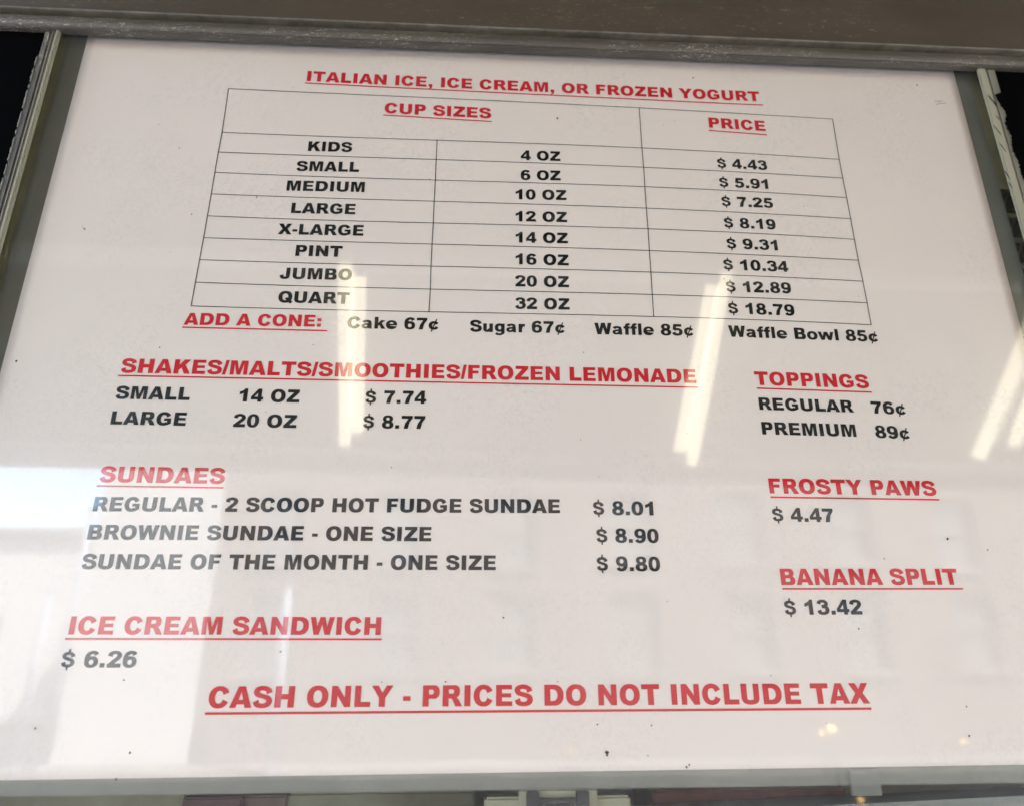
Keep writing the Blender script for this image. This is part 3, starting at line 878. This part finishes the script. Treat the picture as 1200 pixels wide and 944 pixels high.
aw = thing('shop_awning', 'beige cloth awning sloping down over the pavement on a pale pipe frame', 'awning', (0, -AY, ZA))
def aput(name, me, m, **k):
    o = link(name, me, m, None, **k)
    o.parent = aw
    o.matrix_parent_inverse = Matrix.Translation((0, AY, -ZA))
    return o
AX0, AX1 = refl(-40, 500, AY).x, 3.2
y1_ = -0.03
vs = []; fs = []
n = 24
for k in range(2):
    for j in range(n + 1):
        y = -AY + (y1_ + AY) * j / n
        for i in range(n + 1):
            x = AX0 + (AX1 - AX0) * i / n
            vs.append((x, y, ZA + (y + AY) * SL + 0.012 + 0.006 * k))
for j in range(n):
    for i in range(n):
        a = j * (n + 1) + i
        fs.append((a, a + 1, a + n + 2, a + n + 1))
        a += (n + 1) ** 2
        fs.append((a, a + n + 1, a + n + 2, a + 1))
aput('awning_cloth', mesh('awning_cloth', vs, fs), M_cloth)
def pipe(name, A, B, r, m=M_frame, seg=12):
    return aput(name, sweep(name, circ(r, seg), A, B, smooth=True), m)
sl2 = (refl(1150, 552, AY).z - refl(60, 523, AY).z) / (refl(1150, 552, AY).x - refl(60, 523, AY).x)
def barz(x, dz): return refl(60, 523, AY).z + sl2 * (x - refl(60, 523, AY).x) + dz
pipe('front_pipe', (AX0, -AY, barz(AX0, 0.004)), (AX1, -AY, barz(AX1, 0.004)), 0.017)
pipe('valance_pipe', (AX0, -AY + 0.02, barz(AX0, -0.058)), (AX1, -AY + 0.02, barz(AX1, -0.058)), 0.008)
# short valance between the two pipes
vz = [(AX0, -AY + 0.002, barz(AX0, -0.008)), (AX1, -AY + 0.002, barz(AX1, -0.008)), (AX1, -AY + 0.02, barz(AX1, -0.06)), (AX0, -AY + 0.02, barz(AX0, -0.06))]
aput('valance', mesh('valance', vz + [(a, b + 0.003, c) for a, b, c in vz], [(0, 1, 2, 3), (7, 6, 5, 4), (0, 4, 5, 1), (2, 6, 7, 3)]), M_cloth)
c0 = slope_pt(100, 298, 0.03); c1 = slope_pt(1100, 303, 0.03)
c0.x = AX0; c1.x = AX1
pipe('cross_pipe', (AX0, c0.y, ZA + (c0.y + AY) * SL - 0.03), (AX1, c0.y, ZA + (c0.y + AY) * SL - 0.03), 0.024)
for x in (AX0 + 0.02, AX1 - 0.02):
    pipe('side_pipe', (x, -AY, ZA), (x, y1_, ZA + (y1_ + AY) * SL), 0.018)

# strip lights fixed to the underside: pairs of tubes, one a little longer
def strip(label, tubes, loc_uv):
    base = slope_pt(*loc_uv)
    L = thing('strip_light', label, 'strip light', base, 'strip lights under the awning')
    inv = Matrix.Translation(-base)
    xs = []
    for (u0, v0, u1, v1, wpx) in tubes:
        a = slope_pt(u0, v0, 0.055); b = slope_pt(u1, v1, 0.055)
        dist = (a - at(u0, v0, GLASS_Y)).length + 0.4
        r = wpx / 800 * dist * 0.5
        o = link('tube', sweep('tube', circ(r, 14), a, b, smooth=True), M_tube); o.parent = L; o.matrix_parent_inverse = inv
        xs += [a, b]
        for c, e in ((a, b), (b, a)):
            dd = (c - e).normalized()
            o = link('end_cap', sweep('end_cap', circ(r * 1.05, 12), c + dd * 0.0005, c + dd * 0.02, smooth=False), M_white); o.parent = L; o.matrix_parent_inverse = inv
    a = (xs[0] + xs[2]) / 2; b = (xs[1] + xs[3]) / 2
    nn = Vector((0, -SL, 1)).normalized()
    a += nn * 0.035; b += nn * 0.035
    tdir = (b - a).normalized()
    fu = tdir.cross(nn).normalized()
    o = link('fixture_body', sweep('fixture_body', [(-0.022, -0.010), (0.022, -0.010), (0.016, 0.010), (-0.016, 0.010)], a, b, (fu, nn)), M_white)
    o.parent = L; o.matrix_parent_inverse = inv
strip('twin tube strip light mirrored over the left price columns', [(404, 306, 404, 518, 16), (421, 322, 420, 503, 15)], (412, 400))
strip('twin tube strip light mirrored left of the price column', [(852, 318, 811, 540, 15), (836, 333, 796, 524, 15)], (830, 420))
strip('twin tube strip light mirrored at the right edge of the list', [(1243, 300, 1149, 533, 15), (1262, 318, 1190, 520, 12)], (1200, 400))

# ------------------------------------------------------------------ pavement, road, street
def sheet(name, x0, y0, x1, y1, z, m):
    o = link(name, mesh(name, [(x0, y0, z), (x1, y0, z), (x1, y1, z), (x0, y1, z)], [(0, 1, 2, 3)]), m)
    o['kind'] = 'structure'
    return o
M_conc = mat('concrete', (0.42, 0.40, 0.37), rough=0.9, var=0.15, scale=3, bump=0.3, bscale=60)
M_conc2 = mat('worn_paving', (0.20, 0.19, 0.175), rough=0.9, var=0.2, scale=3)
M_asph = mat('asphalt', (0.033, 0.032, 0.031), spec=0.15, rough=0.95, var=0.2, scale=5, bump=0.4, bscale=90)
M_gnd = mat('ground', (0.25, 0.23, 0.2), rough=0.95, var=0.15, scale=1)
sheet('ground', -400, -500, 400, 400, -0.16, M_gnd)
o = link('pavement', boxes('pavement', [((-40, -3.0, -0.15), (40, 0.3, -0.021))]), M_conc); o['kind'] = 'structure'
sheet('road', -60, -8.4, 60, -3.0, -0.152, M_asph)
o = link('far_pavement', boxes('far_pavement', [((-60, -9.45, -0.15), (60, -8.4, -0.02))]), M_conc2); o['kind'] = 'structure'

M_whitewall = mat('cream_white_render', (0.50, 0.495, 0.475), rough=0.9, var=0.05, scale=2)
M_brick = mat('dusty_rose_brick', (0.11, 0.085, 0.074), rough=0.9, var=0.12, scale=2)
M_brick2 = mat('pinkish_brick', (0.125, 0.098, 0.086), rough=0.9, var=0.12, scale=2)
M_trim = mat('pale_trim', (0.17, 0.15, 0.135), rough=0.7)
M_wing = mat('window_dark_glass', (0.125, 0.13, 0.135), rough=0.6, spec=0.5)
M_door = mat('dark_door', (0.05, 0.035, 0.03), rough=0.5)
def house(label, x0, x1, H, Y, m, cols, rows, w, hgt, m_roof=None, depth=8.0, group='houses across the street'):
    t = thing('town_house', label, 'house', ((x0 + x1) / 2, -Y, -0.02), group)
    inv = Matrix.Translation(-Vector(t.location))
    def hp(name, me, mm, par=None):
        o = link(name, me, mm)
        o.parent = par or t
        o.matrix_parent_inverse = inv if par is None else Matrix.Identity(4)
        return o
    # wall with real openings: piers and bands round each window
    bl_ = []
    xs = [x0 + (x1 - x0) * (i + 0.5) / cols for i in range(cols)]
    lv = -0.02
    zs = sorted(rows)
    prev = lv
    for z in zs:
        bl_.append(((x0, -Y - 0.3, prev), (x1, -Y, z)))
        e = x0
        for x in xs:
            bl_.append(((e, -Y - 0.3, z), (x - w / 2, -Y, z + hgt)))
            e = x + w / 2
        bl_.append(((e, -Y - 0.3, z), (x1, -Y, z + hgt)))
        prev = z + hgt
    bl_.append(((x0, -Y - 0.3, prev), (x1, -Y, H)))
    bl_.append(((x0, -Y - depth, lv), (x1, -Y - 0.302, H)))
    hp('wall', boxes('wall', bl_), m)
    hp('cornice', boxes('cornice', [((x0 + 0.005, -Y - 0.1, H + 0.002), (x1 - 0.005, -Y + 0.15, H + 0.2))], 0.03), M_trim)
    pm = None
    for z in zs:
        for x in xs:
            f = 0.05
            fr = hp('window', boxes('window', [((x - w / 2, -Y - 0.16, z), (x - w / 2 + f, -Y - 0.06, z + hgt)), ((x + w / 2 - f, -Y - 0.16, z), (x + w / 2, -Y - 0.06, z + hgt)),
                ((x - w / 2 + f, -Y - 0.16, z), (x + w / 2 - f, -Y - 0.06, z + f)), ((x - w / 2 + f, -Y - 0.16, z + hgt - f), (x + w / 2 - f, -Y - 0.06, z + hgt)),
                ((x - w / 2 + f, -Y - 0.15, z + hgt / 2 - f / 2), (x + w / 2 - f, -Y - 0.07, z + hgt / 2 + f / 2))]), M_trim)
            for k in (0, 1):
                zz = z + f if k == 0 else z + hgt / 2 + f / 2
                z2 = z + hgt / 2 - f / 2 if k == 0 else z + hgt - f
                o = link('pane', boxes('pane', [((x - w / 2 + f, -Y - 0.13, zz), (x + w / 2 - f, -Y - 0.12, z2))]), M_wing)
                o.parent = fr
            s = hp('sill', boxes('sill', [((x - w / 2 - 0.06, -Y + 0.002, z - 0.06), (x + w / 2 + 0.06, -Y + 0.06, z - 0.002))]), M_trim)
    return t
YS = 9.5
xw0, xw1 = refl(62, 880, YS).x, refl(243, 720, YS).x
house('tall cream white house, leftmost of the tall fronts across the street', xw0, xw1, 5.2, YS, M_whitewall, 1, (4.0,), 0.5, 0.9, depth=4.0)
house('dusty rose brick house right beside the cream white house', xw1 + 0.004, xw1 + 5.0, 5.0, YS, M_brick, 3, (1.05, 2.45), 0.66, 1.05, depth=4.0)
house('pinkish brick house with pale trim in the middle of the row', xw1 + 5.004, xw1 + 10.0, 5.4, YS, M_brick2, 3, (1.05, 2.5), 0.70, 1.05, depth=4.0)
house('second dusty rose brick house at the right end of the row', xw1 + 10.004, xw1 + 18, 5.0, YS, M_brick, 5, (1.05, 2.45), 0.66, 1.05, depth=4.0)
xa = refl(-120, 700, YS).x; xb = refl(45, 700, YS).x
zt = refl(30, 632, YS + 4.5).z
house('low pale house set back at the left end of the street', xa - 3, xb, zt, YS + 4.5, M_whitewall, 2, (0.9,), 0.8, 1.0, depth=4.0)
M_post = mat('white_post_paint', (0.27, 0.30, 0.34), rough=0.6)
def post(label, u, v0, v1, wpx, Y):
    top = refl(u, v0, Y); 
    t = thing('street_post', label, 'post', (top.x, -Y, -0.16), 'white posts by the road')
    r = wpx / 800 * (Y + 0.5) / 2
    inv = Matrix.Translation(-Vector(t.location))
    zz = -0.02 if Y < 3.0 or Y > 8.4 else -0.152
    o = link('shaft', sweep('shaft', circ(r, 14), (top.x, -Y, zz + 0.1), (top.x, -Y, top.z), smooth=True), M_post); o.parent = t; o.matrix_parent_inverse = inv
    o = link('cap', sweep('cap', circ(r * 1.25, 14), (top.x, -Y, top.z + 0.001), (top.x, -Y, top.z + 0.04), smooth=False), M_post); o.parent = t; o.matrix_parent_inverse = inv
    o = link('base', sweep('base', circ(r * 1.3, 14), (top.x, -Y, zz), (top.x, -Y, zz + 0.098), smooth=False), M_post); o.parent = t; o.matrix_parent_inverse = inv
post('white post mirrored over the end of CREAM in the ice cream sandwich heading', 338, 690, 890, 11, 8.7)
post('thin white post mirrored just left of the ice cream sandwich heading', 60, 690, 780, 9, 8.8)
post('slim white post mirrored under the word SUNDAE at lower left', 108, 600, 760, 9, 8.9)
# amber glints in the pane: the lamps on stakes behind them are invented
M_amber = mat('amber_glint', (0.9, 0.6, 0.2), emit=((1.0, 0.58, 0.18), 0.8))
for i, (u, v, r, lb) in enumerate([(976, 852, 0.030, 'invented amber lamp for the brightest glint under the words INCLUDE TAX'), (965, 857, 0.017, 'invented amber lamp for a dimmer glint left of the brightest one'),
                          (668, 877, 0.016, 'invented amber lamp for a faint glint under the middle of the footer line'), (1131, 868, 0.018, 'invented amber lamp for a glint near the lower right corner'),
                          (1010, 937, 0.020, 'invented amber lamp for a glint on the lower rail of the window')]):
    p = refl(u, v, 5.0)
    t = thing('stand_in_lamp', lb, 'lamp', (p.x, p.y, -0.152), 'invented lamps for the amber glints')
    inv = Matrix.Translation(-Vector(t.location))
    bm = bmesh.new(); bmesh.ops.create_icosphere(bm, subdivisions=2, radius=r, matrix=Matrix.Translation(p)); me = bpy.data.meshes.new('glint_bulb'); bm.to_mesh(me); bm.free()
    o = link('glint_bulb', me, M_amber); o.parent = t; o.matrix_parent_inverse = inv
    o = link('stake', sweep('stake', circ(0.006, 8), (p.x, p.y, -0.152), (p.x, p.y, p.z - r)), M_clip); o.parent = t; o.matrix_parent_inverse = inv
